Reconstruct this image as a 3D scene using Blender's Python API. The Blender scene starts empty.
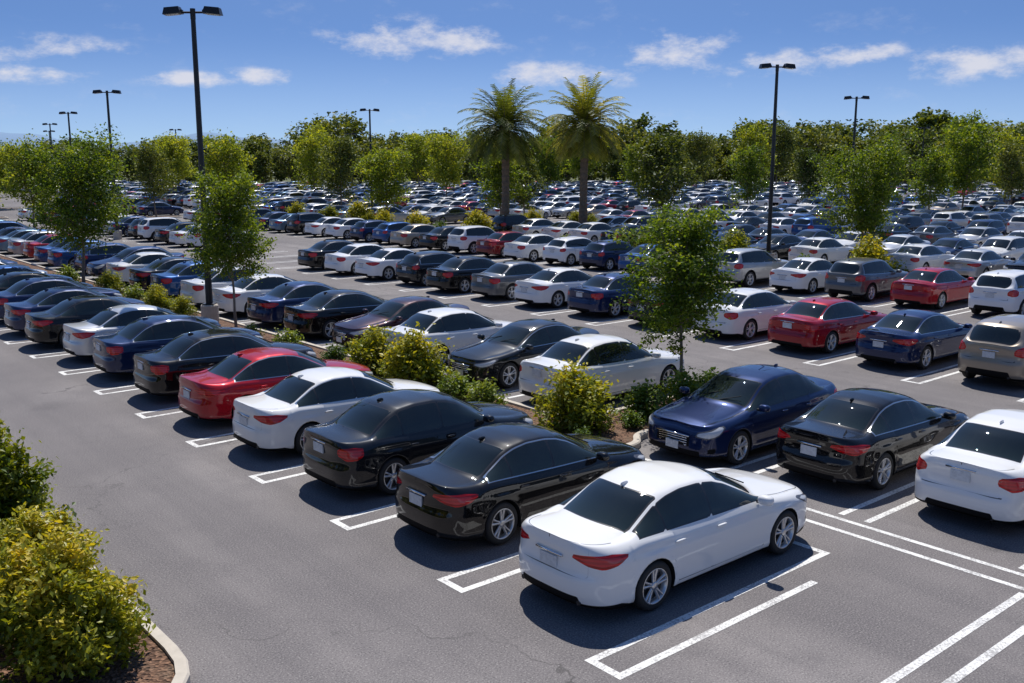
import bpy, bmesh, math, random
import numpy as np
from mathutils import Vector, Matrix
R=math.radians
scene=bpy.context.scene
col=scene.collection
random.seed(4)

# ---------------------------------------------------------------- site frame
# lot axes: +X = direction the stalls run, +Y = direction the rows run
CAMH=5.7
YAW=R(49.7)
FX,FY=math.cos(YAW),math.sin(YAW)
RX,RY=math.sin(YAW),-math.cos(YAW)
def site(r,f):            # metres right / forward of the survey point -> lot coordinates
    return (r*RX+f*FX, r*RY+f*FY)
def inv(u,v):
    return (u*RX+v*RY, u*FX+v*FY)

# ---------------------------------------------------------------- materials
def newmat(name):
    m=bpy.data.materials.new(name); m.use_nodes=True
    nt=m.node_tree; nt.nodes.clear()
    out=nt.nodes.new('ShaderNodeOutputMaterial')
    return m,nt,out
class NT:
    def __init__(s,nt): s.nt=nt
    def n(s,t,**k):
        nd=s.nt.nodes.new(t)
        for a,b in k.items(): setattr(nd,a,b)
        return nd
    def l(s,a,b): s.nt.links.new(a,b)
    def setin(s,sock,v):
        if hasattr(v,'is_output'): s.l(v,sock)
        else: sock.default_value=v
    def math(s,op,a,b=0.0,c=None,clamp=False):
        m=s.n('ShaderNodeMath',operation=op); m.use_clamp=clamp
        s.setin(m.inputs[0],a); s.setin(m.inputs[1],b)
        if c is not None: s.setin(m.inputs[2],c)
        return m.outputs[0]
    def vm(s,op,a,b=None):
        m=s.n('ShaderNodeVectorMath',operation=op)
        s.setin(m.inputs[0],a)
        if b is not None: s.setin(m.inputs[1],b)
        return m
    def mix(s,f,a,b,bt='MIX'):
        m=s.n('ShaderNodeMix',data_type='RGBA',blend_type=bt)
        s.setin(m.inputs[0],f); s.setin(m.inputs[6],a); s.setin(m.inputs[7],b)
        return m.outputs[2]
    def mixf(s,f,a,b):
        m=s.n('ShaderNodeMix',data_type='FLOAT')
        s.setin(m.inputs[0],f); s.setin(m.inputs[2],a); s.setin(m.inputs[3],b)
        return m.outputs[0]
    def mr(s,v,a,b,c=0.0,d=1.0,smooth=True):
        m=s.n('ShaderNodeMapRange'); 
        if smooth: m.interpolation_type='SMOOTHSTEP'
        s.setin(m.inputs[0],v); 
        for i,x in zip((1,2,3,4),(a,b,c,d)): s.setin(m.inputs[i],x)
        return m.outputs[0]
    def noise(s,vec,scale,detail=4,rough=.55,w=None):
        m=s.n('ShaderNodeTexNoise'); s.l(vec,m.inputs['Vector'])
        m.inputs['Scale'].default_value=scale; m.inputs['Detail'].default_value=detail
        m.inputs['Roughness'].default_value=rough
        return m.outputs['Fac']
def C(r,g,b): return (r,g,b,1.0)

def simple(name,c,rough=.6,metal=0,coat=0,var=0.0,scale=8,bump=0,spec=.5):
    m,nt,out=newmat(name); t=NT(nt)
    p=t.n('ShaderNodeBsdfPrincipled'); t.l(p.outputs[0],out.inputs[0])
    tc=t.n('ShaderNodeTexCoord')
    if var or bump:
        n=t.noise(tc.outputs['Object'],scale,4,.6)
        lo=C(*[x*(1-var) for x in c]); hi=C(*[min(1,x*(1+var)) for x in c])
        t.l(t.mix(n,lo,hi),p.inputs['Base Color'])
        if bump:
            b=t.n('ShaderNodeBump'); b.inputs['Strength'].default_value=bump; b.inputs['Distance'].default_value=.02
            t.l(n,b.inputs['Height']); t.l(b.outputs[0],p.inputs['Normal'])
    else: p.inputs['Base Color'].default_value=C(*c)
    p.inputs['Roughness'].default_value=rough; p.inputs['Metallic'].default_value=metal
    p.inputs['Coat Weight'].default_value=coat; p.inputs['Specular IOR Level'].default_value=spec
    return m

def asphalt_col(t,pos):
    n1=t.noise(pos,.13,3,.6); n2=t.noise(pos,1.1,4,.7); n3=t.noise(pos,42,2,.8)
    c=t.mix(t.mr(n1,.35,.65),C(.160,.147,.148),C(.232,.214,.210))
    mp=t.n('ShaderNodeMapping'); mp.inputs['Scale'].default_value=(1.1,.05,1); t.l(pos,mp.inputs[0])
    n5=t.noise(mp.outputs[0],1.0,3,.6)
    c=t.mix(t.mr(n5,.38,.66,0,.6),c,C(.125,.116,.120))
    c=t.mix(t.mr(n2,.40,.74,0,.55),c,C(.130,.120,.124))
    c=t.mix(t.mr(n3,.52,.70,0,.55),c,C(.42,.40,.38))
    c=t.mix(t.mr(n3,.47,.30,0,.75),c,C(.045,.043,.046))
    v=t.n('ShaderNodeTexVoronoi'); t.l(pos,v.inputs['Vector']); v.inputs['Scale'].default_value=.33
    st=t.math('MULTIPLY',t.mr(v.outputs['Distance'],.26,.03),t.mr(n2,.38,.6))
    c=t.mix(t.math('MULTIPLY',st,.6),c,C(.05,.048,.052))
    wv=t.n('ShaderNodeTexVoronoi',feature='DISTANCE_TO_EDGE')
    nn=t.n('ShaderNodeTexNoise'); t.l(pos,nn.inputs['Vector']); nn.inputs['Scale'].default_value=.9; nn.inputs['Detail'].default_value=4
    sv=t.vm('SCALE',nn.outputs['Color']); sv.inputs['Scale'].default_value=2.4
    sc=t.vm('ADD',pos,sv.outputs[0])
    t.l(sc.outputs[0],wv.inputs['Vector']); wv.inputs['Scale'].default_value=.14
    cr=t.math('MULTIPLY',t.mr(wv.outputs['Distance'],.0045,.001),t.mr(n1,.40,.55))
    c=t.mix(t.math('MULTIPLY',cr,.6),c,C(.05,.048,.048))
    return c,n3,n2
def asphalt():
    m,nt,out=newmat('asphalt'); t=NT(nt)
    p=t.n('ShaderNodeBsdfPrincipled'); t.l(p.outputs[0],out.inputs[0])
    g=t.n('ShaderNodeNewGeometry')
    c,n3,n4=asphalt_col(t,g.outputs['Position'])
    t.l(c,p.inputs['Base Color']); p.inputs['Roughness'].default_value=.85; p.inputs['Specular IOR Level'].default_value=.25
    return m
def paintmark():
    m,nt,out=newmat('road_paint'); t=NT(nt)
    p=t.n('ShaderNodeBsdfPrincipled'); t.l(p.outputs[0],out.inputs[0])
    g=t.n('ShaderNodeNewGeometry'); pos=g.outputs['Position']
    a=t.noise(pos,26,5,.75); b_=t.noise(pos,2.2,3,.6)
    w=t.math('ADD',a,t.math('MULTIPLY',b_,.5))
    f=t.mr(w,.62,.80,.30,1)
    white=t.mix(a,C(.64,.64,.62),C(.82,.82,.80))
    t.l(t.mix(f,C(.19,.18,.18),white),p.inputs['Base Color']); p.inputs['Roughness'].default_value=.7
    return m
def mulch():
    m,nt,out=newmat('bark_mulch'); t=NT(nt)
    p=t.n('ShaderNodeBsdfPrincipled'); t.l(p.outputs[0],out.inputs[0])
    g=t.n('ShaderNodeNewGeometry'); pos=g.outputs['Position']
    v=t.n('ShaderNodeTexVoronoi'); t.l(pos,v.inputs['Vector']); v.inputs['Scale'].default_value=22
    n=t.noise(pos,3,4)
    sx=t.n('ShaderNodeSeparateColor'); t.l(v.outputs['Color'],sx.inputs[0])
    c=t.mix(sx.outputs[0],C(.06,.03,.018),C(.28,.155,.095))
    c=t.mix(t.mr(n,.5,.7,0,.6),c,C(.22,.15,.10))
    t.l(c,p.inputs['Base Color']); p.inputs['Roughness'].default_value=.95
    b=t.n('ShaderNodeBump'); b.inputs['Strength'].default_value=1; b.inputs['Distance'].default_value=.05
    t.l(v.outputs['Distance'],b.inputs['Height']); t.l(b.outputs[0],p.inputs['Normal'])
    return m
def leafmat(name,dark,mid,light,trans=.35):
    m,nt,out=newmat(name); t=NT(nt)
    at=t.n('ShaderNodeAttribute'); at.attribute_name='rnd'
    oi=t.n('ShaderNodeObjectInfo')
    f=at.outputs['Fac']
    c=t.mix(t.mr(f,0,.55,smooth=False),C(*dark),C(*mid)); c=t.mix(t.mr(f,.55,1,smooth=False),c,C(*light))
    hs=t.n('ShaderNodeHueSaturation'); t.l(c,hs.inputs['Color'])
    t.l(t.mr(oi.outputs['Random'],0,1,.62,1.25,False),hs.inputs['Value']); t.l(t.mr(oi.outputs['Random'],0,1,.522,.478,False),hs.inputs['Hue'])
    c=hs.outputs[0]
    d=t.n('ShaderNodeBsdfDiffuse'); t.l(c,d.inputs['Color'])
    gl=t.n('ShaderNodeBsdfGlossy'); gl.inputs['Roughness'].default_value=.45; gl.inputs['Color'].default_value=C(.9,.95,1)
    m0=t.n('ShaderNodeMixShader'); m0.inputs[0].default_value=.04; t.l(d.outputs[0],m0.inputs[1]); t.l(gl.outputs[0],m0.inputs[2])
    tr=t.n('ShaderNodeBsdfTranslucent'); t.l(t.mix(1.0,c,C(1.7,1.55,.5),'MULTIPLY'),tr.inputs['Color'])
    mx=t.n('ShaderNodeMixShader'); mx.inputs[0].default_value=trans
    t.l(m0.outputs[0],mx.inputs[1]); t.l(tr.outputs[0],mx.inputs[2]); t.l(mx.outputs[0],out.inputs[0])
    return m
def carmat():
    m,nt,out=newmat('car_body'); t=NT(nt)
    p=t.n('ShaderNodeBsdfPrincipled'); t.l(p.outputs[0],out.inputs[0])
    def at(n):
        a=t.n('ShaderNodeAttribute'); a.attribute_name=n; return a.outputs['Fac']
    oi=t.n('ShaderNodeObjectInfo'); tc=t.n('ShaderNodeTexCoord')
    g=at('glass'); tl=at('tail'); hl=at('head'); bk=at('blk'); ln=at('line'); ch=at('chr')
    mg=t.mr(g,0.0,.006); mseal=t.mr(g,-.020,-.014)
    mt=t.mr(tl,0,.006); mh=t.mr(hl,0,.006); mb=t.mr(bk,0,.006)
    ml=t.mr(ln,.0105,.0045)
    # bright window surround on the side glass
    band_=t.math('MULTIPLY',t.mr(ch,-.024,-.018),t.mr(ch,.002,-.004))
    mch=t.math('MULTIPLY',band_,t.math('GREATER_THAN',oi.outputs['Random'],.35))
    sx=t.n('ShaderNodeSeparateXYZ'); t.l(tc.outputs['Object'],sx.inputs[0])
    z=sx.outputs['Z']
    dust=t.mr(z,.50,.2,0,.08)
    base=t.mix(dust,oi.outputs['Color'],C(.22,.20,.18))
    base=t.mix(t.math('MULTIPLY',ml,.9),base,C(.008,.008,.008))
    base=t.mix(mb,base,C(.012,.012,.013))
    band=t.mr(t.math('SINE',t.math('MULTIPLY',z,120.0)),-.2,.6)
    red=t.mix(band,C(.34,.002,.004),C(.70,.010,.012))
    red=t.mix(t.mr(tl,.034,.042,0,.6),red,C(.62,.07,.07))
    base=t.mix(mt,base,red)
    hc=t.mix(t.mr(hl,.02,.03),C(.10,.10,.11),C(.62,.64,.66))
    base=t.mix(mh,base,hc)
    base=t.mix(mseal,base,C(.02,.02,.022))
    gl=t.mix(t.mr(z,1.0,1.3),C(.018,.028,.025),C(.008,.012,.012))
    base=t.mix(mg,base,gl)
    base=t.mix(mch,base,C(.60,.61,.62))
    t.l(base,p.inputs['Base Color'])
    met=t.math('MULTIPLY',oi.outputs['Alpha'],t.math('SUBTRACT',1.0,t.math('MAXIMUM',t.math('MAXIMUM',mt,mb),t.math('MAXIMUM',mh,mseal))))
    t.l(t.math('MAXIMUM',t.math('MULTIPLY',met,t.math('SUBTRACT',1.0,mg)),mch),p.inputs['Metallic'])
    ro=t.mixf(mb,.36,.6); ro=t.mixf(mg,ro,.015); ro=t.mixf(mt,ro,.12); ro=t.mixf(mch,ro,.2)
    t.l(ro,p.inputs['Roughness'])
    t.l(t.mixf(mg,.05,.8),p.inputs['Specular IOR Level'])
    t.l(t.math('SUBTRACT',1.0,t.math('MAXIMUM',mb,mg)),p.inputs['Coat Weight']); p.inputs['Coat Roughness'].default_value=.012; p.inputs['Coat IOR'].default_value=1.55
    return m

M_asph=asphalt(); M_paint=paintmark(); M_mulch=mulch()
M_conc=simple('kerb_concrete',(.52,.47,.40),.85,var=.25,scale=5,bump=.3)
M_body=carmat()
M_under=simple('car_underbody',(.008,.008,.008),.8)
M_tyre=simple('tyre_rubber',(.018,.018,.019),.75)
M_rim=simple('alloy_rim',(.60,.61,.63),.28,metal=.85)
M_rimd=simple('rim_recess',(.03,.03,.033),.5,metal=.3)
M_chrome=simple('chrome_trim',(.7,.7,.72),.12,metal=1)
M_plate=simple('licence_plate',(.62,.64,.66),.5,var=.35,scale=18)
M_pole=simple('black_pole_paint',(.009,.009,.011),.45,coat=.1)
M_lens=simple('lamp_lens',(.55,.55,.5),.25)
M_bark=simple('tree_bark',(.22,.175,.135),.9,var=.45,scale=9,bump=.8)
M_pbark=simple('palm_bark',(.22,.16,.11),.95,var=.5,scale=6,bump=1)
M_leafY=leafmat('leaf_young',(.060,.100,.012),(.165,.235,.022),(.40,.42,.045),.45)
M_leafF=leafmat('leaf_forest',(.040,.066,.013),(.110,.148,.026),(.25,.27,.05),.3)
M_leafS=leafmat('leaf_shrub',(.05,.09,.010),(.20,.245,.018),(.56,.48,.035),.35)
M_leafG=leafmat('leaf_shrub_green',(.035,.075,.010),(.11,.18,.02),(.24,.30,.03),.3)
M_palm=leafmat('leaf_palm',(.06,.08,.018),(.17,.20,.03),(.38,.37,.09),.35)
M_grass=simple('grass_ground',(.09,.105,.035),.95,var=.5,scale=.15)
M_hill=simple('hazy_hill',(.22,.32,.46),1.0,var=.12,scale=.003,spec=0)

# ---------------------------------------------------------------- mesh builder
class MB:
    def __init__(s): s.v=[]; s.f=[]; s.m=[]; s.r=[]
    def add(s,v,f,m=0,r=None):
        o=len(s.v); s.v.extend([tuple(map(float,x)) for x in v])
        s.f.extend([tuple(int(i)+o for i in q) for q in f]); s.m.extend([m]*len(f))
        s.r.extend(r if r is not None else [.5]*len(f))
    def box(s,c,h,m=0,taper=1.0,M=None):
        vs=[]
        for z in(-1,1):
            k=taper if z>0 else 1
            for x,y in((-1,-1),(1,-1),(1,1),(-1,1)): vs.append(Vector((x*h[0]*k,y*h[1]*k,z*h[2])))
        if M: vs=[M@q for q in vs]
        vs=[q+Vector(c) for q in vs]
        s.add(vs,[(3,2,1,0),(4,5,6,7),(0,1,5,4),(1,2,6,5),(2,3,7,6),(3,0,4,7)],m)
    def tube(s,pts,rad,n=8,m=0,cap=True):
        pts=[Vector(p) for p in pts]; vs=[];fs=[]
        for i,p in enumerate(pts):
            d=(pts[min(i+1,len(pts)-1)]-pts[max(i-1,0)]).normalized()
            a=d.orthogonal().normalized() if abs(d.z)<.95 else (Vector((1,0,0))-d*d.x).normalized()
            b=d.cross(a)
            for k in range(n):
                t=2*math.pi*k/n; vs.append(p+(a*math.cos(t)+b*math.sin(t))*rad[i])
        for i in range(len(pts)-1):
            for k in range(n):
                fs.append((i*n+k,i*n+(k+1)%n,(i+1)*n+(k+1)%n,(i+1)*n+k))
        if cap: fs.append(tuple(range((len(pts)-1)*n,len(pts)*n)))
        s.add(vs,fs,m)
    def ell(s,c,h,m=0,nu=12,nv=8,e=1.0):
        vs=[];fs=[]
        sg=lambda x:math.copysign(abs(x)**e,x)
        for j in range(nv+1):
            ph=-math.pi/2+math.pi*j/nv
            for i in range(nu):
                th=2*math.pi*i/nu
                vs.append((c[0]+h[0]*sg(math.cos(ph))*sg(math.cos(th)),c[1]+h[1]*sg(math.cos(ph))*sg(math.sin(th)),c[2]+h[2]*sg(math.sin(ph))))
        for j in range(nv):
            for i in range(nu): fs.append((j*nu+i,j*nu+(i+1)%nu,(j+1)*nu+(i+1)%nu,(j+1)*nu+i))
        s.add(vs,fs,m)
    def mesh(s,name,mats,smooth=True,rnd=False):
        me=bpy.data.meshes.new(name); me.from_pydata(s.v,[],s.f)
        for mt in mats: me.materials.append(mt)
        me.polygons.foreach_set('material_index',s.m)
        if smooth: me.polygons.foreach_set('use_smooth',[True]*len(s.f))
        if rnd:
            a=me.attributes.new('rnd','FLOAT','FACE'); a.data.foreach_set('value',s.r)
        me.update(); return me
def place(name,me,loc=(0,0,0),rz=0,sc=1.0,color=None,parent=None):
    o=bpy.data.objects.new(name,me); col.objects.link(o)
    o.location=loc; o.rotation_euler=(0,0,rz); o.scale=(sc,sc,sc) if not isinstance(sc,tuple) else sc
    if color: o.color=color
    if parent: o.parent=parent
    return o

# ---------------------------------------------------------------- cars
def smf(ks,sig=.03):
    g=np.arange(-3.2,3.2,.005); x=[a for a,_ in ks]; y=[b for _,b in ks]
    o=np.argsort(x); v=np.interp(g,np.array(x)[o],np.array(y)[o])
    k=np.arange(-int(4*sig/.005),int(4*sig/.005)+1)*.005; w=np.exp(-k*k/2/sig/sig); w/=w.sum()
    n=len(k)//2; v=np.convolve(np.pad(v,n,mode='edge'),w,'valid')
    return lambda q: np.interp(q,g,v)
def sst(a,b,x):
    t=np.clip((x-a)/(b-a),0,1); return t*t*(3-2*t)
def sdpoly(px,pz,poly):
    P=np.stack([px,pz],-1); n=len(poly); d=np.full(px.shape,1e9); ins=np.zeros(px.shape,bool)
    for i in range(n):
        a=np.array(poly[i]); b=np.array(poly[(i+1)%n]); e=b-a; w=P-a
        t=np.clip((w@e)/(e@e),0,1); q=w-t[...,None]*e; d=np.minimum(d,np.sqrt((q**2).sum(-1)))
        c=((a[1]>pz)!=(b[1]>pz))&(px<(b[0]-a[0])*(pz-a[1])/((b[1]-a[1]) if b[1]!=a[1] else 1e-9)+a[0])
        ins^=c
    return np.where(ins,d,-d)
def sdbox(a,b,ca,cb,ha,hb): return np.minimum(ha-np.abs(a-ca),hb-np.abs(b-cb))

SEDAN=dict(hw=.915,xf=2.42,xr=-2.43,x0f=1.86,x0r=-1.80,nf=3.0,nr=3.4,af=1.45,ar=-1.37,R=.375,wr=.335,zb=.19,
  S=[(2.5,.68),(2.42,.72),(2.30,.785),(2.1,.845),(1.7,.925),(1.4,.970),(1.20,1.0),(.93,1.13),(.47,1.335),(.20,1.405),(-.18,1.445),(-.6,1.45),(-.95,1.41),(-1.22,1.325),(-1.70,1.075),(-1.80,1.050),(-2.1,1.048),(-2.36,1.052),(-2.5,1.01)],
  Y=[(2.5,.60),(1.6,.66),(1.1,.70),(.4,.585),(-.3,.56),(-1.0,.555),(-1.5,.60),(-1.9,.66),(-2.5,.66)],
  belt=[(2,.91),(1.0,.925),(0,.94),(-1,.965),(-1.6,.985),(-2.5,.99)],
  P=[(-2.5,.80),(-2.1,.87),(-1.5,.91),(-.6,.915),(.5,.915),(1.4,.908),(1.9,.875),(2.5,.80)],
  wF=(1.10,.37),wB=(-1.08,-1.71),sgF=1.04,sgR=(-1.56,.55),bp=-.16,doors=(.96,-.18,-1.10),mx=.82,
  tail=[(.38,.84),(.64,.765),(.86,.735),(1.05,.775),(1.32,.885),(1.0,.925),(.70,.915),(.40,.89)],
  head=[(.46,.625),(.75,.585),(.95,.62),(1.30,.785),(1.18,.81),(.85,.745),(.52,.69)],plz=.70,zh=.0)
SEDAN2=dict(SEDAN); SEDAN2.update(nf=3.6,nr=4.2,
  S=[(2.5,.70),(2.42,.76),(2.30,.83),(2.1,.885),(1.7,.95),(1.4,.995),(1.22,1.025),(.95,1.16),(.50,1.38),(.25,1.445),(-.18,1.49),(-.7,1.49),(-1.10,1.45),(-1.38,1.35),(-1.78,1.11),(-1.88,1.08),(-2.15,1.075),(-2.38,1.065),(-2.5,1.0)],
  belt=[(2,.93),(1.0,.95),(0,.96),(-1,.98),(-1.6,1.0),(-2.5,1.01)],
  wF=(1.13,.41),wB=(-1.22,-1.80),sgR=(-1.66,.55),
  tail=[(.58,.80),(.80,.72),(.98,.74),(1.12,.80),(1.12,.93),(.95,.955),(.62,.94),(.56,.88)],
  head=[(.50,.61),(.80,.59),(1.0,.64),(1.25,.81),(1.1,.84),(.85,.77),(.55,.71)],plz=.84)
SUV=dict(SEDAN); SUV.update(xr=-2.30,x0r=-1.79,nr=4.2,R=.40,wr=.36,zb=.24,xf=2.36,
  S=[(2.5,.86),(2.36,.90),(2.25,.97),(2.0,1.03),(1.6,1.075),(1.25,1.11),(1.05,1.16),(.80,1.32),(.45,1.53),(.20,1.61),(-.2,1.665),(-.9,1.675),(-1.5,1.65),(-1.85,1.60),(-2.0,1.50),(-2.18,1.22),(-2.26,1.12),(-2.5,1.05)],
  Y=[(2.5,.60),(1.6,.68),(1.0,.72),(.3,.63),(-.3,.62),(-1.0,.61),(-1.7,.60),(-2.0,.64),(-2.5,.66)],
  belt=[(2,1.0),(1.0,1.03),(0,1.05),(-1,1.08),(-1.6,1.12),(-2.5,1.14)],
  wF=(1.0,.36),wB=(-1.93,-2.20),sgF=.95,sgR=(-1.84,.25),bp=-.20,doors=(.86,-.22,-1.10),mx=.70,
  tail=[(.62,.90),(.82,.86),(1.0,.88),(1.18,.98),(1.12,1.10),(.85,1.13),(.66,1.08),(.60,.98)],
  head=[(.50,.76),(.80,.74),(1.0,.78),(1.25,.92),(1.1,.95),(.85,.90),(.55,.85)],plz=.86,zh=.12)
HATCH=dict(SUV); HATCH.update(xr=-2.05,x0r=-1.76,xf=2.25,R=.37,wr=.325,zb=.19,af=1.38,x0f=1.78,
  S=[(2.5,.72),(2.25,.78),(2.1,.86),(1.85,.91),(1.5,.965),(1.25,1.01),(.95,1.16),(.50,1.40),(.2,1.47),(-.2,1.505),(-.9,1.49),(-1.4,1.44),(-1.62,1.37),(-1.92,1.08),(-2.02,.99),(-2.5,.95)],
  belt=[(2,.90),(1.0,.94),(0,.965),(-1,.99),(-1.6,1.01),(-2.5,1.02)],
  wF=(1.13,.42),wB=(-1.60,-1.92),sgF=1.02,sgR=(-1.62,.3),bp=-.18,doors=(.90,-.2,-1.08),mx=.82,
  tail=[(.60,.80),(.80,.77),(.98,.80),(1.10,.88),(1.05,.98),(.80,1.0),(.64,.95)],
  head=[(.50,.66),(.80,.63),(1.0,.68),(1.25,.81),(1.1,.84),(.85,.79),(.55,.74)],plz=.78,zh=.04)

def make_car(name,p):
    xf,xr,x0f,x0r,R_=p['xf'],p['xr'],p['x0f'],p['x0r'],p['R']
    S=smf(p['S'],.03); Y=smf(p['Y'],.08); B=smf(p['belt'],.1); P=smf(p['P'],.12); zh=p['zh']
    st=[]
    nth=18
    for k in range(nth):
        th=math.pi/2*(1-k/nth)
        st.append((x0f+(xf-x0f)*math.sin(th)**(2/p['nf']), math.cos(th)**(2/p['nf']) if k else 0.0))
    mids=set(np.round(np.arange(x0r,x0f+.001,.05),4))
    arch=[]
    for a in(p['af'],p['ar']):
        mids={m for m in mids if abs(m-a)>R_+.012}
        for k in range(15): arch.append(a+R_*math.cos(math.pi*k/14)*.9999)
        arch+= [a+R_+.002,a-R_-.002]
    ml=sorted(list(mids)+arch,reverse=True)
    ml=[m for m in ml if x0r<=m<=x0f]
    st+=[(m,1.0) for m in ml]
    for k in range(nth-1,-1,-1):
        th=math.pi/2*(1-k/nth)
        st.append((x0r+(xr-x0r)*math.sin(th)**(2/p['nr']), math.cos(th)**(2/p['nr']) if k else 0.0))
    xs=np.array([a for a,_ in st]); E=np.array([b for _,b in st]); ys=P(xs)*E
    ns=len(xs)
    dx=np.gradient(xs); dy=np.gradient(ys); ln=np.hypot(dx,dy)+1e-9
    nx=dy/ln; ny=dx/ln
    nx=np.where(E<1,np.abs(nx)*np.sign(xs),0); ny=np.abs(ny); ny[0]=ny[-1]=0; nx[0]=1; nx[-1]=-1
    seg=np.hypot(np.diff(xs),np.diff(ys)); sF=np.concatenate([[0],np.cumsum(seg)]); sR=sF[-1]-sF
    Qs=smf([(.15,.06),(.19,.045),(.25,.018),(.30,.006),(.36,.014),(.46,.010),(.6,.000),(.70,.001),(.755,-.003),(.79,.018),(.86,.030),(.94,.050),(1.05,.07)],.010)
    Qf=smf([(.15,.10),(.22,.04),(.33,.0),(.5,.01),(.62,.03),(.7,.05),(.85,.12)],.02)
    Qr=smf([(.15,.10),(.25,.03),(.40,.0),(.585,.0),(.63,.038),(.78,.055),(.92,.035),(.985,.008),(1.05,.04)],.012)
    nJ,nG,nT=16,8,10
    edgex=xs-nx*.04; 
    crown=.10
    cc=lambda x: .45*sst(-.2,.3,x)*(1-sst(1.5,2.0,x))-.35*sst(-.4,-.9,x)*(1-sst(-1.9,-2.3,x))
    cut=np.maximum(ys-.06,0)
    zt=S(edgex)-crown*cut**2-.035*np.clip(ys/.5,0,1)
    k=.03; ztop=-k*np.log(np.exp(-B(xs)/k)+np.exp(-zt/k))+.004
    zlow=p['zb']+.04*sst(1.9,2.4,xs)+.05*sst(-1.9,-2.4,xs)
    for a in(p['af'],p['ar']):
        d=np.abs(xs-a); ins=d<=R_
        zlow=np.where(ins,p['wr']+np.sqrt(np.maximum(R_**2-d**2,0)),zlow)
    V=[];A={q:[] for q in('glass','tail','head','blk','line','chr')}
    def push(x,y,z,**k):
        V.append(np.stack([x,y,z],-1))
        for q in A: A[q].append(k.get(q,np.full(ns,-1.0 if q!='line' else 1.0)))
    def skirt(z):
        zq=z-zh
        zc=zq+.018*xs
        qs=Qs(np.where(zq>.6,zc,zq))
        w=nx**2
        q=qs*(1-w)+w*np.where(nx>0,Qf(zq),Qr(zq))
        q=q+.045*np.clip((z-(ztop-.07))/.07,0,1)**2*(1-.3*w)
        for a in(p['af'],p['ar']):
            d=np.hypot(xs-a,z-p['wr']); q=q-.012*np.exp(-((d-R_)/.075)**2)
        return xs-nx*q, np.maximum(ys-ny*q,0), z
    bx,by,bz=skirt(zlow)
    push(bx,by*0,zlow+.02); push(bx,by*.55,zlow+.02); push(bx,np.maximum(by-.03,0),zlow+.005)
    nU=3
    doors=p['doors']; rr=R_+.075
    for j in range(nJ+1):
        z=zlow+(ztop-zlow)*(j/nJ)
        x,y,z=skirt(z); zq=z-zh
        dl=np.full(ns,1.0)
        sill=p['zb']+.10
        for xd in doors[:2]:
            dl=np.minimum(dl,np.maximum(np.abs(x-xd),sill-z))
        xd3=np.maximum(doors[2],p['ar']+np.sqrt(np.maximum(rr*rr-(z-p['wr'])**2,0)))
        dl=np.minimum(dl,np.maximum(np.abs(x-xd3),sill-z))
        dl=np.minimum(dl,np.maximum(np.abs(z-sill),np.maximum(x-doors[0],-.93-x)))
        dl=np.minimum(dl,np.maximum(np.abs(sR-.66),.62-zq))
        dl=np.minimum(dl,np.maximum(np.abs(zq-.615),sR-.66))
        dl=np.minimum(dl,np.maximum(np.abs(x-(p['xf']-.50)),z-.64-zh))
        dl=np.minimum(dl,np.maximum(np.abs(x-(p['xr']+.52)),z-.74-zh))
        dl=np.minimum(dl,np.maximum(np.abs(z-.675-zh)+.0,sF-.5) )
        bk=np.where(np.abs(xs)>1.9,p['zb']+.085-z,p['zb']+.04-z)
        bk=np.maximum(bk,np.where(xs<0,sdpoly(sR,zq,[(-.5,.1),(.62,.1),(.52,.36),(-.5,.36)]),-1))
        bk=np.maximum(bk,np.where(xs>0,sdbox(sF,zq,0,.51,.40,.095),-1))
        bk=np.maximum(bk,np.where(xs>0,sdbox(sF,zq,0,.315,.62,.045),-1))
        bk=np.maximum(bk,np.where(xs>0,sdbox(sF,zq,.86,.37,.09,.05),-1))
        if zh>.1: 
            bk=np.maximum(bk,p['zb']+.09-z)
            for a in(p['af'],p['ar']): bk=np.maximum(bk,R_+.05-np.hypot(xs-a,z-p['wr']))
        push(x,y,z,glass=-(ztop-z)-.03, chr=-(ztop-z)-.03, line=dl,blk=bk,
             tail=np.where(xs<0,sdpoly(sR,z,p['tail']),-1.0),
             head=np.where(xs>0,sdpoly(sF,z,p['head']),-1.0))
    x=V[-1][:,0]; yb=V[-1][:,1]; zb=V[-1][:,2]
    yr=np.minimum(Y(x),.82*yb)
    c=cc(x)
    def top(y): return S(x+c*y*y)-crown*y*y-.022*np.clip(y/np.maximum(yr,1e-3),0,1.05)**6*(1-sst(1.7,2.3,np.abs(x)))
    zr=np.maximum(top(yr),zb+.0)
    L=np.hypot(yb-yr,zr-zb)
    gny=(zr-zb)/(L+1e-6); gnz=(yb-yr)/(L+1e-6)
    bul=np.minimum(.03,L*.12)
    for j in range(1,nG+1):
        t=j/nG
        y=yb+(yr-yb)*t+gny*bul*math.sin(math.pi*t); z=zb+(zr-zb)*t+gnz*bul*math.sin(math.pi*t)
        up=t*L; dn=(1-t)*L
        g=np.minimum(np.minimum(up-.012,dn-.035),np.minimum(p['sgF']-x, (x-(p['sgR'][0]+p['sgR'][1]*(z-zb)))*.87))
        g0=g
        g=np.minimum(g,np.abs(x-p['bp'])-.022)
        g2=np.minimum(g, np.abs(x-(p['doors'][2]+.02))-.014)
        gt=-dn-.045
        dl=np.minimum(np.abs(x-doors[1]),1)
        dl=np.where(x>1.2,np.minimum(dn,1),dl)
        dl=np.where(x<-1.9,np.minimum(dn,1),dl) if zh==0 else dl
        push(x,y,z,glass=np.maximum(g2,gt),chr=g0,line=dl)
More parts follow.
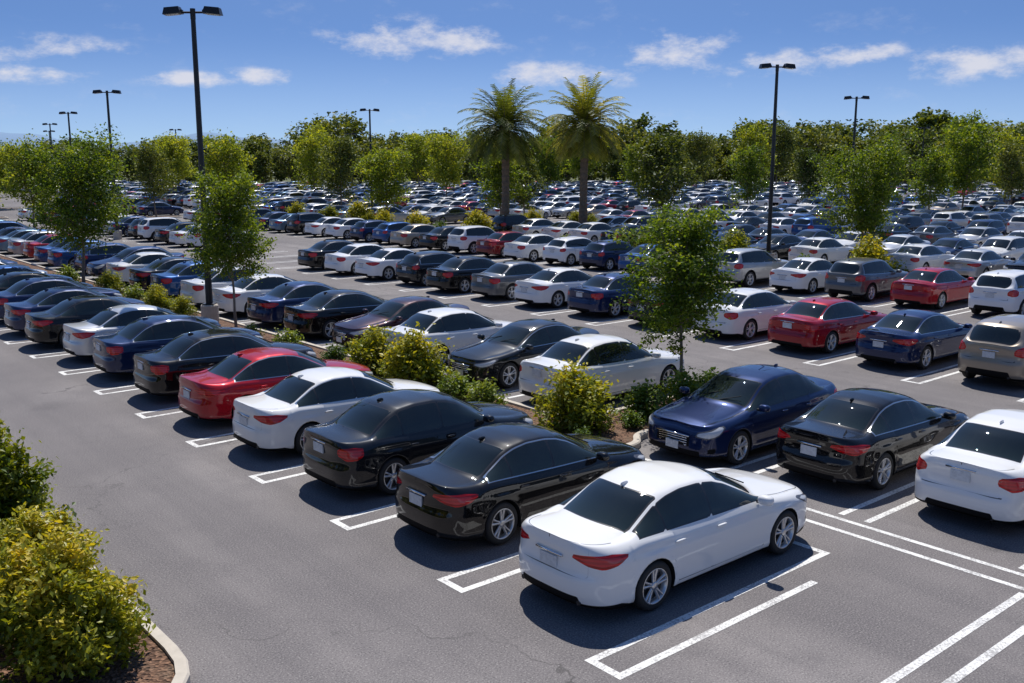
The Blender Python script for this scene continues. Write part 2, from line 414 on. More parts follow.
    for j in range(1,nT+1):
        t=j/nT; y=yr*(1-t); z=top(y) if t>.3 else np.maximum(top(y),zr)
        ins=yr-y; xe=x+c*y*y
        gt=np.maximum(np.minimum(p['wF'][0]-xe,xe-p['wF'][1]),np.minimum(p['wB'][0]-xe,xe-p['wB'][1]))
        gt=np.minimum(gt,ins-.045)
        gs=-ins-.035
        dl=np.where(x>1.2,ins,1.0); dl=np.where((x<-1.9)&(zh==0),ins,dl)
        push(x,y,z,glass=np.maximum(gt,gs),chr=-ins-.04,line=dl)
    V=np.array(V); nj=V.shape[0]
    for q in A: A[q]=np.array(A[q])
    Vm=V[1:-1][::-1].copy(); Vm[...,1]*=-1
    full=np.concatenate([V,Vm],0); nr=full.shape[0]
    verts=full.reshape(-1,3)
    att={q:np.concatenate([A[q],A[q][1:-1][::-1]],0).reshape(-1) for q in A}
    faces=[];mats=[]
    for j in range(nr):
        j2=(j+1)%nr
        und=(j<nU-0) or (j>=nr-nU)
        for i in range(ns-1):
            faces.append((j*ns+i,j*ns+i+1,j2*ns+i+1,j2*ns+i)); mats.append(1 if und else 0)
    mb=MB(); mb.add(verts,faces,0); mb.m=mats
    wr=p['wr']
    for a in(p['af'],p['ar']):
        for sd in(1,-1):
            yc=.80*sd
            def lathe(prof,m,n=28):
                vs=[];fs=[]
                for r,yy in prof:
                    for k in range(n):
                        t=2*math.pi*k/n; vs.append((a+r*math.cos(t),yc+yy*sd,wr+r*math.sin(t)))
                for i in range(len(prof)-1):
                    for k in range(n):
                        q=(i*n+k,i*n+(k+1)%n,(i+1)*n+(k+1)%n,(i+1)*n+k); fs.append(q if sd>0 else q[::-1])
                mb.add(vs,fs,m)
            w_=wr/.335
            lathe([(.20*w_,-.10),(.30*w_,-.11),(.328*w_,-.09),(.335*w_,-.05),(.335*w_,.05),(.328*w_,.085),(.305*w_,.108),(.262*w_,.112),(.238*w_,.10)],2)
            lathe([(.240*w_,.104),(.232*w_,.108),(.222*w_,.10),(.212*w_,.06),(.20*w_,.03)],3)
            lathe([(.22*w_,.035),(.12,.03),(.0,.03)],4)
            for k in range(10):
                t=2*math.pi*(k//2)/5+(.17 if k%2 else -.17)+.3
                dirv=Vector((math.cos(t),0,math.sin(t))); tan=Vector((-math.sin(t),0,math.cos(t)))
                o=Vector((a,yc,wr)); nrm=Vector((0,sd,0)); vs=[]
                for rr_,yy,hw in((.035,.085,.020),(.13*w_,.088,.014),(.226*w_,.10,.017)):
                    for q,dz in((-1,-.03),(-1,0),(1,0),(1,-.03)): vs.append(o+dirv*rr_+tan*hw*q+nrm*(yy+dz))
                fs=[]
                for i in range(2):
                    for k2 in range(3): fs.append((i*4+k2,i*4+k2+1,i*4+k2+5,i*4+k2+4))
                mb.add(vs,fs,3)
            lathe([(.055,.06),(.055,.092),(.045,.098),(.0,.10)],3,14)
    mx=p['mx']; zm=B(mx)+.075
    for sd in(1,-1):
        mb.ell((mx,.985*sd,zm),(.085,.115,.07),0,14,8,.7)
        mb.box((mx+.015,.885*sd,zm-.05),(.03,.05,.02),5)
        for hx in(p['doors'][1]+.14,p['doors'][2]+.20):
            mb.ell((hx,.905*sd,.835+zh),(.10,.022,.016),0,10,6,.7)
        mb.tube([(p['xr']+.16,.52*sd,.275+zh*.5),(p['xr']+.055,.52*sd,.275+zh*.5)],[.032,.032],10,4)
    px=p['xr']+.035
    pz=p['plz']
    mb.box((px,0,pz),(.012,.155,.078),7)
    mb.box((px+.006,0,pz+.115),(.018,.24,.014),6)
    if zh==0: mb.ell((px+.012,0,.935),(.010,.05,.03),6,10,6)
    for k in range(4): mb.box((p['xf']-.022,0,.435+zh+.045*k),(.012,.335,.009),6)
    mb.box((p['xf']-.018,0,.615+zh),(.02,.39,.012),6)
    mb.box((p['xf']+.0,0,.40+zh),(.010,.15,.075),7)
    fx=-1.02 if zh==0 else p['wB'][0]+.22
    mb.ell((fx,0,S(fx)+.015),(.08,.014,.032),0,10,6,.9)
    for yy in(.12,-.42):
        mb.tube([(p['wF'][0]-.03,yy,S(p['wF'][0])+.01),(p['wF'][0]-.22,yy+.38,S(p['wF'][0]-.19)+.02)],[.010,.008],5,5)
    me=bpy.data.meshes.new(name); me.from_pydata(mb.v,[],mb.f)
    for mt in(M_body,M_under,M_tyre,M_rim,M_rimd,M_under,M_chrome,M_plate): me.materials.append(mt)
    me.polygons.foreach_set('material_index',mb.m)
    me.polygons.foreach_set('use_smooth',[m in(0,2,3,6) for m in mb.m])
    nv=len(mb.v)
    for q in att:
        a=me.attributes.new(q,'FLOAT','POINT'); d=np.full(nv,-1.0 if q!='line' else 1.0); d[:len(att[q])]=att[q]
        a.data.foreach_set('value',d.astype(np.float32))
    bm=bmesh.new(); bm.from_mesh(me)
    bmesh.ops.remove_doubles(bm,verts=bm.verts,dist=.0004)
    bmesh.ops.recalc_face_normals(bm,faces=bm.faces)
    bm.to_mesh(me); bm.free(); me.update()
    return me
CARS={'a':make_car('sedan_mesh',SEDAN),'b':make_car('saloon_mesh',SEDAN2),'s':make_car('suv_mesh',SUV),'h':make_car('hatch_mesh',HATCH)}
PAL={'white':(.82,.82,.81,.0),'black':(.004,.004,.005,.0),'char':(.009,.011,.015,.2),'navy':(.006,.018,.075,.35),
 'blue':(.012,.065,.22,.4),'red':(.36,.006,.016,.25),'silver':(.50,.51,.52,.55),'grey':(.13,.135,.145,.5),'tan':(.36,.31,.25,.5),
 'brown':(.030,.010,.014,.3),'lblue':(.15,.24,.34,.5),'dred':(.20,.005,.010,.3)}
WT=['white']*36+['silver']*13+['black']*16+['char']*9+['navy']*12+['blue']*8+['red']*2+['grey']*8+['tan']*3+['lblue']*5+['dred']*2
rc=random.Random(11)
ncar=0
def car(u,v,colr=None,kind=None,face=1,jit=True,sl=.965):
    """u = stall centre, face=+1 nose toward +X"""
    global ncar
    kind=kind or rc.choice('aaabbbssh'); colr=colr or rc.choice(WT)
    c=PAL[colr]
    k=rc.uniform(.85,1.15) if jit else 1
    c=(min(.84,c[0]*k),min(.84,c[1]*k),min(.84,c[2]*k),c[3])
    if jit: u+=rc.uniform(-.15,.15); v+=rc.uniform(-.12,.12)
    rz=(0 if face>0 else math.pi)+R(rc.uniform(-1.2,1.2))*(1 if jit else .4)
    ncar+=1
    return place('parked_car',CARS[kind],(u,v,.008),rz,(sl,1.0,1.0),c)

# Row A (nearest)
seqA=[('white','a'),('black','a'),('char','b'),('white','a'),('red','a'),('black','b'),('navy','b'),('silver','a'),('black','a'),('navy','a'),('navy','b'),('black','a'),('blue','a'),('silver','b'),('char','a'),('navy','a')]
for i in range(24):
    v=8.62+2.93*i
    c,k=seqA[i] if i<len(seqA) else (None,None)
    car(10.32 if i==0 else 10.12,v,c,k,1,jit=i>3,sl=1.0 if i==0 else .925)
# Row B
car(17.1,6.6,'white','b',1,False); car(16.85,9.15,'black','a',1,False,.95); car(16.15,11.65,'navy','b',-1,False,.94)
car(17.2,3.5,'silver','b',1); car(17.2,.5,'white','a',1)
seqB=[('white','b',1),('char','a',-1),('white','b',1),('brown','a',-1),('black','a',1),('navy','a',1),('white','a',1),('white','b',1),('blue','b',1),('char','a',1),('white','a',1),('navy','b',-1)]
for i in range(21):
    v=16.45+2.93*i
    c,k,f=seqB[i] if i<len(seqB) else (None,None,1)
    car(16.95,v,c,k,f,jit=i>0,sl=.94)
# Row C
seqC=[('tan','s'),('navy','a'),('red','b'),('white','b'),('black','a'),('navy','b'),('white','a'),('grey','b'),('black','b'),('char','h'),('white','a'),('white','b'),('black','b'),('white','s'),('white','a')]
UC=27.0
for i in range(-3,13):
    v=10.7+2.95*i
    c,k=seqC[i] if i>=0 else (None,None)
    car(UC,v,c,k,1,jit=True)
for i in range(17,32): car(UC,10.7+2.95*i)
# ---------------------------------------------------------------- street furniture / trees positions
lamps=[(13.75,32.55),(44.9,31.4),site(26.8,78),site(-28.8,71.4),site(-13.8,97),site(-45.7,103),site(-62.5,135),site(-54,160),site(-6,170),site(62,150),site(-30,185),site(-78,168)]
palms=[site(-.55,80),site(5.75,79)]
trees=[(17.4,14.35,4.35,2.85,1),(13.5,29.9,5.0,2.8,1),(13.4,45.4,5.7,4.5,1)]
tpos=[(17.7,50,5.6,4.5),(12.1,78,7.2,5.6),(-10.6,84,6.0,4.8),(23.5,98,6.2,4.4),(33,109,6.4,4.5),(43.5,95,8.4,5.6),(39,92,6,4),(-35.5,98,6.6,4.2),(-27.5,94,7.3,5),
 (-39.5,81,6.4,4.6),(-18,103,7.5,5),(-8,120,8,5.5),(-1,88,6.0,4.6),(1.2,92,5.4,4.2),(-60,115,7,6),(-52,96,5.8,5),(55,108,7,5),(16,125,7,5),(-26,130,8,6),(50,130,8,6),(5,140,8,6),(-48,140,8,6),(28,150,9,6),(-15,160,9,7),(60,120,8,6),(70,150,9,7),(-80,150,8,7),
 (-32,165,10,7),(-5,175,9,7),(12,170,10,7),(40,165,10,7),(48,180,11,8),(-60,175,9,8),(80,175,12,9),(90,165,11,8)]
for r,f,h,w in tpos:
    u,v=site(r,f); 
    trees.append((u,v,h,w,0))
block=[(a,b,2.3) for a,b,*_ in trees]+[(a,b,1.9) for a,b in lamps]+[(a,b,3.2) for a,b in palms]
def free(u,v):
    for a,b,rad in block:
        if abs(a-u)<3.2 and abs(b-v)<rad-.4: return False
    return True
seqD={0:'white',1:'red',2:'grey',3:'white',4:'silver'}
UD=38.1
for i in range(-3,40):
    v=15.6+2.95*i
    if 26<=i<=28: continue
    car(UD,v,seqD.get(i),'s' if i in(0,2,4) else None,1)
U=48.3; rows=[]
while U<260:
    rows.append(U); rows.append(U+5.15); U+=5.15+5.0+(4.6 if U<90 else 3.9)
for ri,U in enumerate(rows):
    face=1 if ri%2==0 else -1
    vv=-140.0
    off=rc.uniform(0,2.8)
    while vv<230:
        vv+=2.9
        v=vv+off
        r,f=inv(U,v)
        if f<30 or f>204+6*math.sin(r*.05) or abs(r)>f*.62+7: continue
        if abs((v-62)%78-3)<3.2 and f<170: continue
        if not free(U,v): continue
        if rc.random()<.03: continue
        car(U,v,face=face if rc.random()>.15 else -face)
print('cars',ncar)

# ---------------------------------------------------------------- ground
def quadsheet(name,pts,z,mat):
    me=bpy.data.meshes.new(name); me.from_pydata([(a,b,z) for a,b in pts],[],[tuple(range(len(pts)))]); me.materials.append(mat)
    return place(name,me)
g=[site(-6000,-400),site(6000,-400),site(6000,9000),site(-6000,9000)]
quadsheet('ground',g,-.06,M_grass)
quadsheet('parking_lot_asphalt',[site(-260,-60),site(260,-60),site(260,214),site(-260,214)],0,M_asph)

mb=MB(); ZM=.004
def rect(u0,u1,v0,v1): mb.add([(u0,v0,ZM),(u1,v0,ZM),(u1,v1,ZM),(u0,v1,ZM)],[(0,1,2,3)],0)
LW=.11
def hairpin(u0,u1,vc,gap=.46,open_at=1):
    rect(u0,u1,vc-gap/2-LW/2,vc-gap/2+LW/2); rect(u0,u1,vc+gap/2-LW/2,vc+gap/2+LW/2)
    if open_at>0: rect(u0,u0+LW,vc-gap/2+LW/2,vc+gap/2-LW/2)
    else: rect(u1-LW,u1,vc-gap/2+LW/2,vc+gap/2-LW/2)
rect(7.38,12.35,7.30,7.41); rect(7.38,11.3,6.84,6.95); rect(7.38,7.49,6.95,7.30); rect(12.24,12.35,7.41,7.95)
for i in range(1,26): hairpin(7.38,12.2,7.10+2.93*i)
hairpin(7.38,13.1,4.66,.44); hairpin(7.38,13.1,2.0,.44); hairpin(7.38,13.1,-.8,.44)
rect(13.2,13.3,-8,12.2); rect(13.66,13.76,-8,12.2)
for v in(7.85,10.5,5.0,2.0,-.9): hairpin(13.9,18.6,v,open_at=-1)
for i in range(20): hairpin(14.6,18.9,17.9+2.93*i,open_at=-1)
for i in range(-4,32): hairpin(23.95,29.1,12.2+2.95*i)
for i in range(-5,40): hairpin(35.4,40.3,14.1+2.95*i)
for U in rows[:10]:
    for i in range(-20,60):
        v=2.9*i; r,f=inv(U,v)
        if 30<f<130 and abs(r)<f*.65: hairpin(U-2.5,U+2.4,v)
place('parking_bay_markings',mb.mesh('markings',[M_paint],False))

def roundpoly(pts,rad,n=6):
    out=[];N=len(pts)
    for i in range(N):
        p0=Vector(pts[i-1]);p1=Vector(pts[i]);p2=Vector(pts[(i+1)%N])
        a=(p0-p1).normalized();b=(p2-p1).normalized()
        r=min(rad,(p0-p1).length*.49,(p2-p1).length*.49)
        s,e=p1+a*r,p1+b*r
        for k in range(n+1):
            t=k/n; out.append((s*(1-t)**2+p1*2*t*(1-t)+e*t*t))
    return out
def offs(pl,d):
    N=len(pl);o=[]
    for i in range(N):
        a=(pl[i]-pl[i-1]);b=(pl[(i+1)%N]-pl[i])
        if a.length<1e-6: a=b
        if b.length<1e-6: b=a
        a=a.normalized();b=b.normalized()
        n=(Vector((-a.y,a.x))+Vector((-b.y,b.x))); n=n.normalized() if n.length>1e-6 else Vector((-a.y,a.x))
        o.append(pl[i]+n*d)
    return o
def bed(name,pts,rad=.5,hk=.13):
    pl=roundpoly(pts,rad); inn=offs(pl,.025); inn2=offs(pl,.15); N=len(pl)
    m=MB(); vs=[(p.x,p.y,-.01) for p in pl]+[(p.x,p.y,hk-.025) for p in pl]+[(p.x,p.y,hk) for p in inn]+[(p.x,p.y,hk) for p in inn2]+[(p.x,p.y,hk-.05) for p in inn2]
    fs=[]
    for k in range(4):
        for i in range(N): fs.append((k*N+i,k*N+(i+1)%N,(k+1)*N+(i+1)%N,(k+1)*N+i))
    m.add(vs,fs,0)
    m.add([(p.x,p.y,hk-.045) for p in inn2],[tuple(range(N))],1)
    return place(name,m.mesh(name,[M_conc,M_mulch],False))
bed('planting_bed',[(12.42,12.7),(14.2,12.7),(14.6,13.15),(19.1,13.15),(19.1,14.95),(14.45,14.95),(14.45,76),(12.42,76)],.5)
bed('planting_bed',[(-2.5,9.3),(3.85,9.3),(3.85,40),(-2.5,40)],1.3)
bed('planting_bed',[(41.3,20),(45.5,20),(45.5,92),(41.3,92)],1.0)
bed('planting_bed',[(41.3,-30),(45.5,-30),(45.5,14),(41.3,14)],1.0)
for (a,b) in palms: bed('planting_bed',[(a-2.6,b-2.6),(a+2.6,b-2.6),(a+2.6,b+2.6),(a-2.6,b+2.6)],.8)
for (a,b,h,w,fl) in trees[4:]: bed('planting_bed',[(a-2.4,b-1),(a+2.4,b-1),(a+2.4,b+1),(a-2.4,b+1)],.5)

# ---------------------------------------------------------------- lamps
lm=MB(); HL=10.5
lm.tube([(0,0,0),(0,0,.62),(0,0,.66)],[.30,.30,.27],16,2)
lm.box((0,0,.68),(.20,.20,.02),0)
lm.tube([(0,0,.70),(0,0,5),(0,0,HL)],[.125,.105,.08],10,0)
lm.tube([(-.55,0,HL-.08),(.55,0,HL-.08)],[.035,.035],8,0)
lm.tube([(0,0,HL-.3),(0,0,HL+.04)],[.09,.09],10,0)
for s in(-1,1):
    Mx=Matrix.Rotation(R(5)*s,4,'Y')
    lm.box((s*.66,0,HL-.03),(.30,.20,.11),0,.78,Mx)
    lm.box((s*.66,0,HL-.15),(.22,.14,.012),1,1,Mx)
    lm.box((s*.40,0,HL-.06),(.07,.07,.06),0)
lampm=lm.mesh('street_lamp_mesh',[M_pole,M_lens,M_conc],False)
for i,(a,b) in enumerate(lamps):
    place('street_lamp',lampm,(a,b,.08 if i<2 else 0),R(-40.3+ [0,8,-15,5,20,-10,0,0,0,0,0,0][i]))

# ---------------------------------------------------------------- vegetation
def leaves(mb,pos,size,rnd,rng,mat,up=.4,asp=.55):
    n=len(pos)
    nrm=rng.normal(size=(n,3)); nrm[:,2]=np.abs(nrm[:,2])+up; nrm/=np.linalg.norm(nrm,axis=1)[:,None]
    t=rng.normal(size=(n,3)); a=np.cross(nrm,t); a/=np.linalg.norm(a,axis=1)[:,None]; b=np.cross(nrm,a)
    s=size*rng.uniform(.6,1.3,(n,1))
    v=np.stack([pos-a*s*.5,pos+b*s*.5*asp-a*s*.05,pos+a*s*.5-nrm*s*.12,pos-b*s*.5*asp-a*s*.05],1).reshape(-1,3)
    f=np.arange(n*4).reshape(n,4)
    mb.add(v.tolist(),f.tolist(),mat,list(map(float,rnd)))
def gen_tree(seed,H,W,th,nl,ls,tr,lm_,nlimb=15,sig=.17,multi=1,asp=.65):
    rng=np.random.default_rng(seed); m=MB(); anc=[]
    for q in range(multi):
        lean=rng.normal(0,.05 if multi==1 else .22,2)
        tp=[]
        for k in range(7):
            z=H*.86*k/6; tp.append(np.array([lean[0]*z+rng.normal(0,.012*H*.3)*(k>0),lean[1]*z+rng.normal(0,.012*H*.3)*(k>0),z]))
        m.tube(tp,[tr*(1.25 if k==0 else 1)*(1-.8*k/6) for k in range(7)],7,0)
        for i in range(nlimb//multi+1):
            zf=th/H+(.84-th/H)*((i+.5)/(nlimb//multi+1)); z=zf*H
            kk=zf/.86*6; k0=min(5,int(kk)); st=tp[k0]+(tp[k0+1]-tp[k0])*(kk-k0)
            az=i*2.4+rng.uniform(-.5,.5)+q*2
            fr=(zf-th/H)/(1-th/H)
            ll=W*.5*(math.sin(math.pi*min(1,(fr*.72+.24)))**.6)*rng.uniform(.75,1.15)
            el=R(rng.uniform(15,40)+fr*25)
            d=np.array([math.cos(az)*math.cos(el),math.sin(az)*math.cos(el),math.sin(el)])
            pts=[st]
            for k in range(1,5):
                pts.append(pts[-1]+d*ll/4); d=d+rng.normal(0,.12,3)+np.array([0,0,.06]); d/=np.linalg.norm(d)
            m.tube(pts,[tr*.42*(1-.2*k) for k in range(5)],5,0,False)
            anc.append((pts[4],1)); anc.append((pts[3],1)); anc.append((pts[2],.8))
            for s in range(5):
                k=rng.integers(1,5); d2=rng.normal(size=3); d2[2]=d2[2]*.7+.25; d2/=np.linalg.norm(d2)
                l2=ll*rng.uniform(.25,.5); e=pts[k]+d2*l2
                m.tube([pts[k],(pts[k]+e)/2+rng.normal(0,.02,3),e],[tr*.17,tr*.11,tr*.05],4,0,False)
                anc.append((e,1)); anc.append(((pts[k]+e)/2,.7))
    tip=tp[6]
    for k in range(7): anc.append((tip+rng.normal(0,.10*W,3)*[1,1,.9]+[0,0,H*.05],1))
    P=np.array([a for a,_ in anc]); wt=np.array([b for _,b in anc])*rng.uniform(.4,1.25,len(anc)); wt/=wt.sum()
    idx=rng.choice(len(P),nl,p=wt); cl=rng.uniform(0,1,len(P))
    sg=sig*rng.uniform(.6,1.4,len(P))
    pos=P[idx]+rng.normal(size=(nl,3))*sg[idx][:,None]*np.array([1,1,.75])
    pos[:,2]=np.maximum(pos[:,2],th*.75)
    rnd=np.clip(.55*cl[idx]+.45*rng.uniform(0,1,nl),0,1)
    leaves(m,pos,ls,rnd,rng,1,asp=asp)
    return m.mesh('tree_mesh',[M_bark,lm_],False,True)
T1=[gen_tree(s,5.0,3.1,1.70,17500,.098,.055,M_leafY,22,.165) for s in(1,2)]
T2=[gen_tree(s,5.5,4.5,1.6,16000,.135,.075,M_leafY,22,.24) for s in(5,6)]
T3=[gen_tree(s,7.0,5.2,1.7,6200,.25,.10,M_leafY if s!=8 else M_leafF,20,.33) for s in(7,8,9)]
TF=[gen_tree(s,13.0,H2,1.6,2600,.72,.24,M_leafF,20,.60,mu,.8) for s,H2,mu in((21,9.5,1),(22,11,2),(23,8.5,1),(24,10,2),(25,8,1),(26,12,2))]
rt=random.Random(3)
for i,(a,b,h,w,fl) in enumerate(trees):
    if i==0: me,h0=T1[0],5.0; w0=3.1
    elif i==1: me,h0=T1[1],5.0; w0=3.1
    elif i in(2,3): me,h0=T2[i-2],5.5; w0=4.5
    else: me,h0=T3[i%3],7.0; w0=5.2
    place('ornamental_tree',me,(a,b,.08),rt.uniform(0,6.28),(w/w0,w/w0,h/h0))
par=bpy.data.objects.new('distant_treeline',None); col.objects.link(par)
cnt=0
for layer,f0 in enumerate((211,220,231,244,260)):
    r=-190
    while r<190:
        r+=rt.uniform(4.6,8.4)
        f=f0+rt.uniform(-4,4); 
        if abs(r)>f*.68: continue
        s=rt.uniform(.50,.82)*(1+.05*layer)
        if layer==0: s*=.75
        if r>60: s*=1.15
        if rt.random()<.10: s*=1.25
        if r<-70: s*=.84
        a,b=site(r,f)
        place('tree',rt.choice(TF),(a,b,-.05),rt.uniform(0,6.28),(s*rt.uniform(1.0,1.4),s*rt.uniform(1.0,1.4),s),parent=par); cnt+=1
for (r,f,s) in((96,190,.85),(104,196,1.0),(88,200,.95),(78,198,.85),(112,185,.9),(60,203,.85),(30,204,.8),(86,172,.8),(99,175,.9)):
    a,b=site(r,f); place('broadleaf_tree',rt.choice(TF),(a,b,-.05),rt.uniform(0,6.28),s)

def gen_shrub(seed,W,H,nl,ls,mat,nst=26,sig=.12):
    rng=np.random.default_rng(seed); m=MB(); anc=[]
    for i in range(nst):
        az=rng.uniform(0,6.28); el=R(rng.uniform(10,88)); 
        d=np.array([math.cos(az)*math.cos(el)*W/2,math.sin(az)*math.cos(el)*W/2,math.sin(el)*H])*rng.uniform(.72,1.12)
        p0=np.array([math.cos(az)*.05,math.sin(az)*.05,0]); mid=d*.5+rng.normal(0,.05,3); mid[2]=abs(mid[2])
        m.tube([p0,mid,d],[.016,.011,.004],4,0,False)
        anc+= [d,d*.85+rng.normal(0,.05,3),mid*1.25,mid]
        for s in range(3):
            anc.append(d*rng.uniform(.6,1)+rng.normal(0,.12*W,3)*.6)
    P=np.array(anc); P[:,2]=np.maximum(P[:,2],.10)
    wt=rng.uniform(.3,1,len(P)); wt/=wt.sum()
    idx=rng.choice(len(P),nl,p=wt); cl=rng.uniform(0,1,len(P))
    pos=P[idx]+rng.normal(size=(nl,3))*sig*W*.6; pos[:,2]=np.maximum(pos[:,2],.03)
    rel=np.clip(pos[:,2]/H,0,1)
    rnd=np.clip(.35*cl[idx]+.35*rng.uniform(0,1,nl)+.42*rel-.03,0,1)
    leaves(m,pos,ls,rnd,rng,1,.6,.55)
    return m.mesh('shrub_mesh',[M_bark,mat],False,True)
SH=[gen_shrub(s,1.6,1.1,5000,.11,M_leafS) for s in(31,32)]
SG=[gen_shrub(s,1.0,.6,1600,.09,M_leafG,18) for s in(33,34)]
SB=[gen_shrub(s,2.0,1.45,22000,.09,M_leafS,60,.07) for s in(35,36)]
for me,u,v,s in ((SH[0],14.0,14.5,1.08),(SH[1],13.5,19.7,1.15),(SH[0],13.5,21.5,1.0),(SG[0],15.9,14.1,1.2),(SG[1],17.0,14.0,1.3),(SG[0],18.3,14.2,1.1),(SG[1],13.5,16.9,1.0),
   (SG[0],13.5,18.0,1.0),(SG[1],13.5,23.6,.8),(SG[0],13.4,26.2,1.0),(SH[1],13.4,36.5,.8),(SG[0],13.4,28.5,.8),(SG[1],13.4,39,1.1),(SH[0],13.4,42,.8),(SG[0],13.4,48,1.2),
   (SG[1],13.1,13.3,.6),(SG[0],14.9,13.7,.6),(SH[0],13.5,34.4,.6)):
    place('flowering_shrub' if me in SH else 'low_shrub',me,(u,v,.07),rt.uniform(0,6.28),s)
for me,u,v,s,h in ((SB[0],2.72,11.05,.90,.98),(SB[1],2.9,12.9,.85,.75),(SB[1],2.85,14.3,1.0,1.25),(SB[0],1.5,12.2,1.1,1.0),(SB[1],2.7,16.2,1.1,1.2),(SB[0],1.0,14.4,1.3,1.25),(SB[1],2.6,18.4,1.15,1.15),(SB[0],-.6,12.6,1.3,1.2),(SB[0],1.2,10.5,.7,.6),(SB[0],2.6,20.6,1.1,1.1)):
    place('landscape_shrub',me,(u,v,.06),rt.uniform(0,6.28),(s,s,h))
for i in range(34):
    v=-26+i*3.4+rt.uniform(-1,1)
    if 14<v<20: continue
    me=rt.choice(SH+SG)
    place('flowering_shrub' if me in SH else 'low_shrub',me,(rt.uniform(42,44.3),v,.07),rt.uniform(0,6.28),rt.uniform(1.0,1.7))
for a,b in palms:
    for k in range(5): 
        me=rt.choice(SH+SG); place('flowering_shrub' if me in SH else 'low_shrub',me,(a+rt.uniform(-2,2),b+rt.uniform(-2,2),.07),rt.uniform(0,6.28),rt.uniform(.9,1.4))

def gen_palm(seed,H):
    rng=np.random.default_rng(seed); m=MB()
    pts=[];rad=[]
    n=36
    for k in range(n+1):
        z=H*k/n; r=.40-.10*min(1,z/2.5)+(.035 if k%2 else -.02)
        if z>H-1.2: r+=.16*(z-(H-1.2))/1.2
        pts.append((.04*math.sin(z*.5),.03*math.cos(z*.4),z)); rad.append(r)
    m.tube(pts,rad,12,0)
    for i in range(100):
        az=i*2.39996+rng.uniform(-.2,.2); fr=i/99
        el=R(80-fr*112+rng.uniform(-6,6)); L=rng.uniform(3.5,4.3)*(.8 if fr>.85 else 1)
        p=np.array([0,0,H-.1]); d=np.array([math.cos(az)*math.cos(el),math.sin(az)*math.cos(el),math.sin(el)])
        ns=12; P=[p+d*.2]; D=[d]
        for k in range(ns):
            g=.06+.13*k/ns
            d=d+np.array([0,0,-g])*(1 if d[2]>-.93 else 0); d=d/np.linalg.norm(d); P.append(P[-1]+d*L/ns); D.append(d)
        m.tube(P,[.035*(1-.85*k/ns) for k in range(ns+1)],3,0,False)
        vs=[];fs=[];rn=[]
        side=np.cross(D[0],[0,0,1.]); 
        if np.linalg.norm(side)<.05: side=np.array([-math.sin(az),math.cos(az),0])
        side/=np.linalg.norm(side)
        base=rng.uniform(.25,.95)*(1-.35*(fr>.85))
        for k in range(28):
            t=.12+.88*k/27; q=t*ns; k0=min(ns-1,int(q)); pp=P[k0]+(P[k0+1]-P[k0])*(q-k0); dd=D[k0+1]
            ll=.66*math.sin(math.pi*min(1,.15+t*.78))**.5
            upv=np.cross(side,dd)
            for s in(-1,1):
                tip=pp+(side*s*.80+dd*.55-np.array([0,0,.28])+upv*rng.uniform(-.15,.25))*ll
                w=dd*.05
                o=len(vs); vs+= [pp-w,pp+w,tip+w*.35,tip-w*.35]; fs.append((o,o+1,o+2,o+3)); rn.append(float(np.clip(base+rng.uniform(-.2,.2),0,1)))
        m.add(vs,fs,1,rn)
    return m.mesh('palm_mesh',[M_pbark,M_palm],False,True)
for i,(a,b) in enumerate(palms):
    place('palm_tree',gen_palm(50+i,8.3 if i else 8.1),(a,b,.05),i*1.3,1.0)

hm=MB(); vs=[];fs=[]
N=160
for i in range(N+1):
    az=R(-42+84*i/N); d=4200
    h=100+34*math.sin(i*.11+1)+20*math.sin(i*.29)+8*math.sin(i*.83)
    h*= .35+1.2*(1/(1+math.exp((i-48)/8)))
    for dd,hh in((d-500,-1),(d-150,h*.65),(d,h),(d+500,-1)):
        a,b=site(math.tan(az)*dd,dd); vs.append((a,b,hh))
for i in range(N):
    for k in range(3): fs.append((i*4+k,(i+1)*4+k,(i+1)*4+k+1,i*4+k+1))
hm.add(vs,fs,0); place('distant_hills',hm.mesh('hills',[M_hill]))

# ---------------------------------------------------------------- light and sky
SD=Vector((.42,.52,0)).normalized(); EL=R(58)
sdir=Vector((SD.x*math.cos(EL),SD.y*math.cos(EL),math.sin(EL)))
sl=bpy.data.lights.new('sun','SUN'); sl.energy=5.0; sl.angle=R(.5); sl.color=(1,.95,.88)
so=bpy.data.objects.new('sun',sl); col.objects.link(so); so.rotation_euler=sdir.to_track_quat('Z','Y').to_euler()
w=bpy.data.worlds.new('World'); scene.world=w; w.use_nodes=True
t=NT(w.node_tree); w.node_tree.nodes.clear()
out=t.n('ShaderNodeOutputWorld'); bg=t.n('ShaderNodeBackground'); t.l(bg.outputs[0],out.inputs[0])
bg.inputs[1].default_value=.095
tc=t.n('ShaderNodeTexCoord'); dirv=tc.outputs['Generated']
sep=t.n('ShaderNodeSeparateXYZ'); t.l(dirv,sep.inputs[0])
cmb=t.n('ShaderNodeCombineXYZ'); t.l(sep.outputs[0],cmb.inputs[0]); t.l(sep.outputs[1],cmb.inputs[1])
zz=sep.outputs[2]
lift=t.math('MULTIPLY',t.math('MULTIPLY',t.mr(zz,-.03,.17),t.mr(zz,.65,.17)),.34)
t.l(t.math('ADD',t.math('ADD',zz,lift),.04),cmb.inputs[2])
nv=t.vm('NORMALIZE',cmb.outputs[0])
sky=t.n('ShaderNodeTexSky'); sky.sky_type='NISHITA'; sky.sun_disc=False
sky.sun_elevation=EL; sky.sun_rotation=math.atan2(SD.x,SD.y); sky.altitude=0; sky.air_density=1.0; sky.dust_density=.2; sky.ozone_density=2.8
t.l(nv.outputs[0],sky.inputs[0])
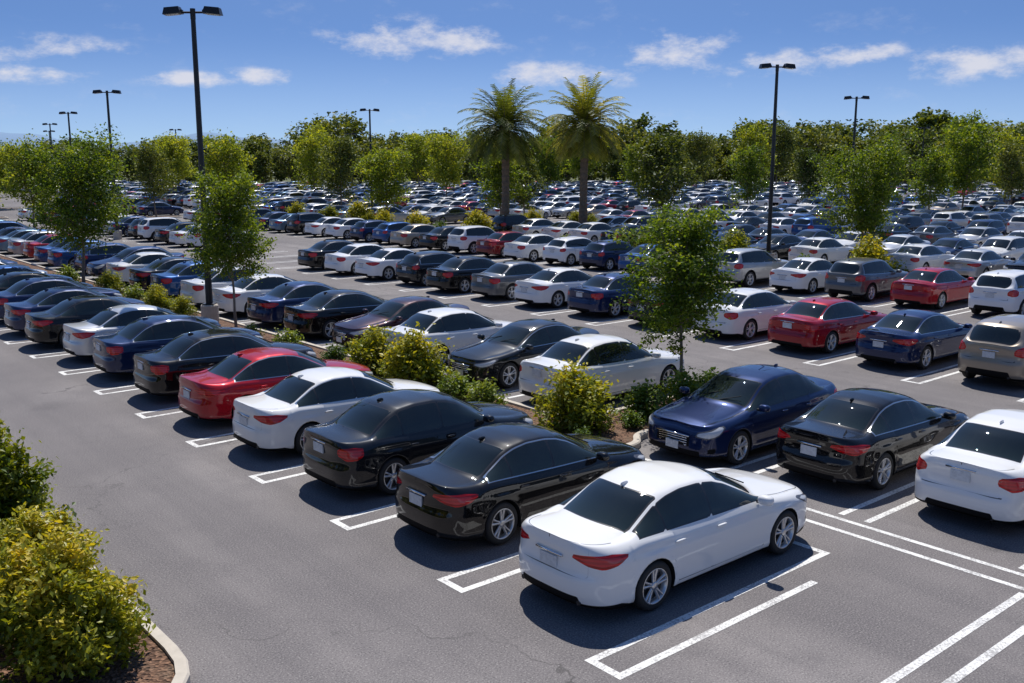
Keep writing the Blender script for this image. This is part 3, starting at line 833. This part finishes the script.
p_=R(10.55); F=Vector((FX*math.cos(p_),FY*math.cos(p_),-math.sin(p_))); Rt=Vector((RX,RY,0)); Up=Rt.cross(F)
def bearing(px,py): return (F+Rt*((px-512)/975)+Up*((341.5-py)/975)).normalized()
ns_=t.n('ShaderNodeTexNoise'); 
mpp=t.n('ShaderNodeMapping'); mpp.inputs['Scale'].default_value=(1,1,2.2); t.l(dirv,mpp.inputs[0])
t.l(mpp.outputs[0],ns_.inputs['Vector']); ns_.inputs['Scale'].default_value=18; ns_.inputs['Detail'].default_value=6; ns_.inputs['Roughness'].default_value=.64
acc=None
for px,py,sx,sy in((415,40,92,22),(560,76,80,14),(672,54,72,24),(775,63,58,14),(855,53,48,11),(985,64,75,19),(45,50,75,14),(35,73,50,9),(265,77,45,9),(195,80,50,8)):
    c=bearing(px,py); rt_=Vector((c.y,-c.x,0)).normalized(); up_=rt_.cross(c)
    a=t.vm('DOT_PRODUCT',dirv,tuple(rt_*(975/sx))).outputs['Value']; b=t.vm('DOT_PRODUCT',dirv,tuple(up_*(975/sy))).outputs['Value']
    d=t.math('SUBTRACT',1.0,t.math('SQRT',t.math('ADD',t.math('MULTIPLY',a,a),t.math('MULTIPLY',b,b))))
    acc=d if acc is None else t.math('MAXIMUM',acc,d)
fw=t.vm('DOT_PRODUCT',dirv,(FX,FY,0)).outputs['Value']
acc=t.math('SUBTRACT',acc,t.math('MULTIPLY',t.math('LESS_THAN',fw,0.0),100.0))
nn=t.math('MULTIPLY',t.math('SUBTRACT',ns_.outputs['Fac'],.5),4.4)
cm=t.mr(t.math('ADD',acc,nn),-.10,1.25,0,.85)
cm=t.math('MULTIPLY',cm,t.mr(acc,-.40,.25))
thin=t.mr(ns_.outputs['Fac'],.54,.82,0,.18)
cm=t.math('MAXIMUM',cm,thin)
haze=t.mr(zz,.13,.0,0,.5)
skyc=t.mix(1.0,sky.outputs[0],C(.74,.90,1.12),'MULTIPLY')
skyc=t.mix(haze,skyc,C(4.9,6.4,8.6))
t.l(t.mix(cm,skyc,C(7.9,7.9,8.6)),bg.inputs[0])

# ---------------------------------------------------------------- camera
cd=bpy.data.cameras.new('camera'); cd.lens=34.28; cd.sensor_width=36; cd.clip_end=20000; cd.clip_start=.1
co=bpy.data.objects.new('camera',cd); col.objects.link(co); co.location=(0,0,CAMH); co.rotation_euler=(R(90-10.55),0,R(-40.3))
scene.camera=co
scene.view_settings.view_transform='Standard'; scene.view_settings.look='None'; scene.view_settings.exposure=0
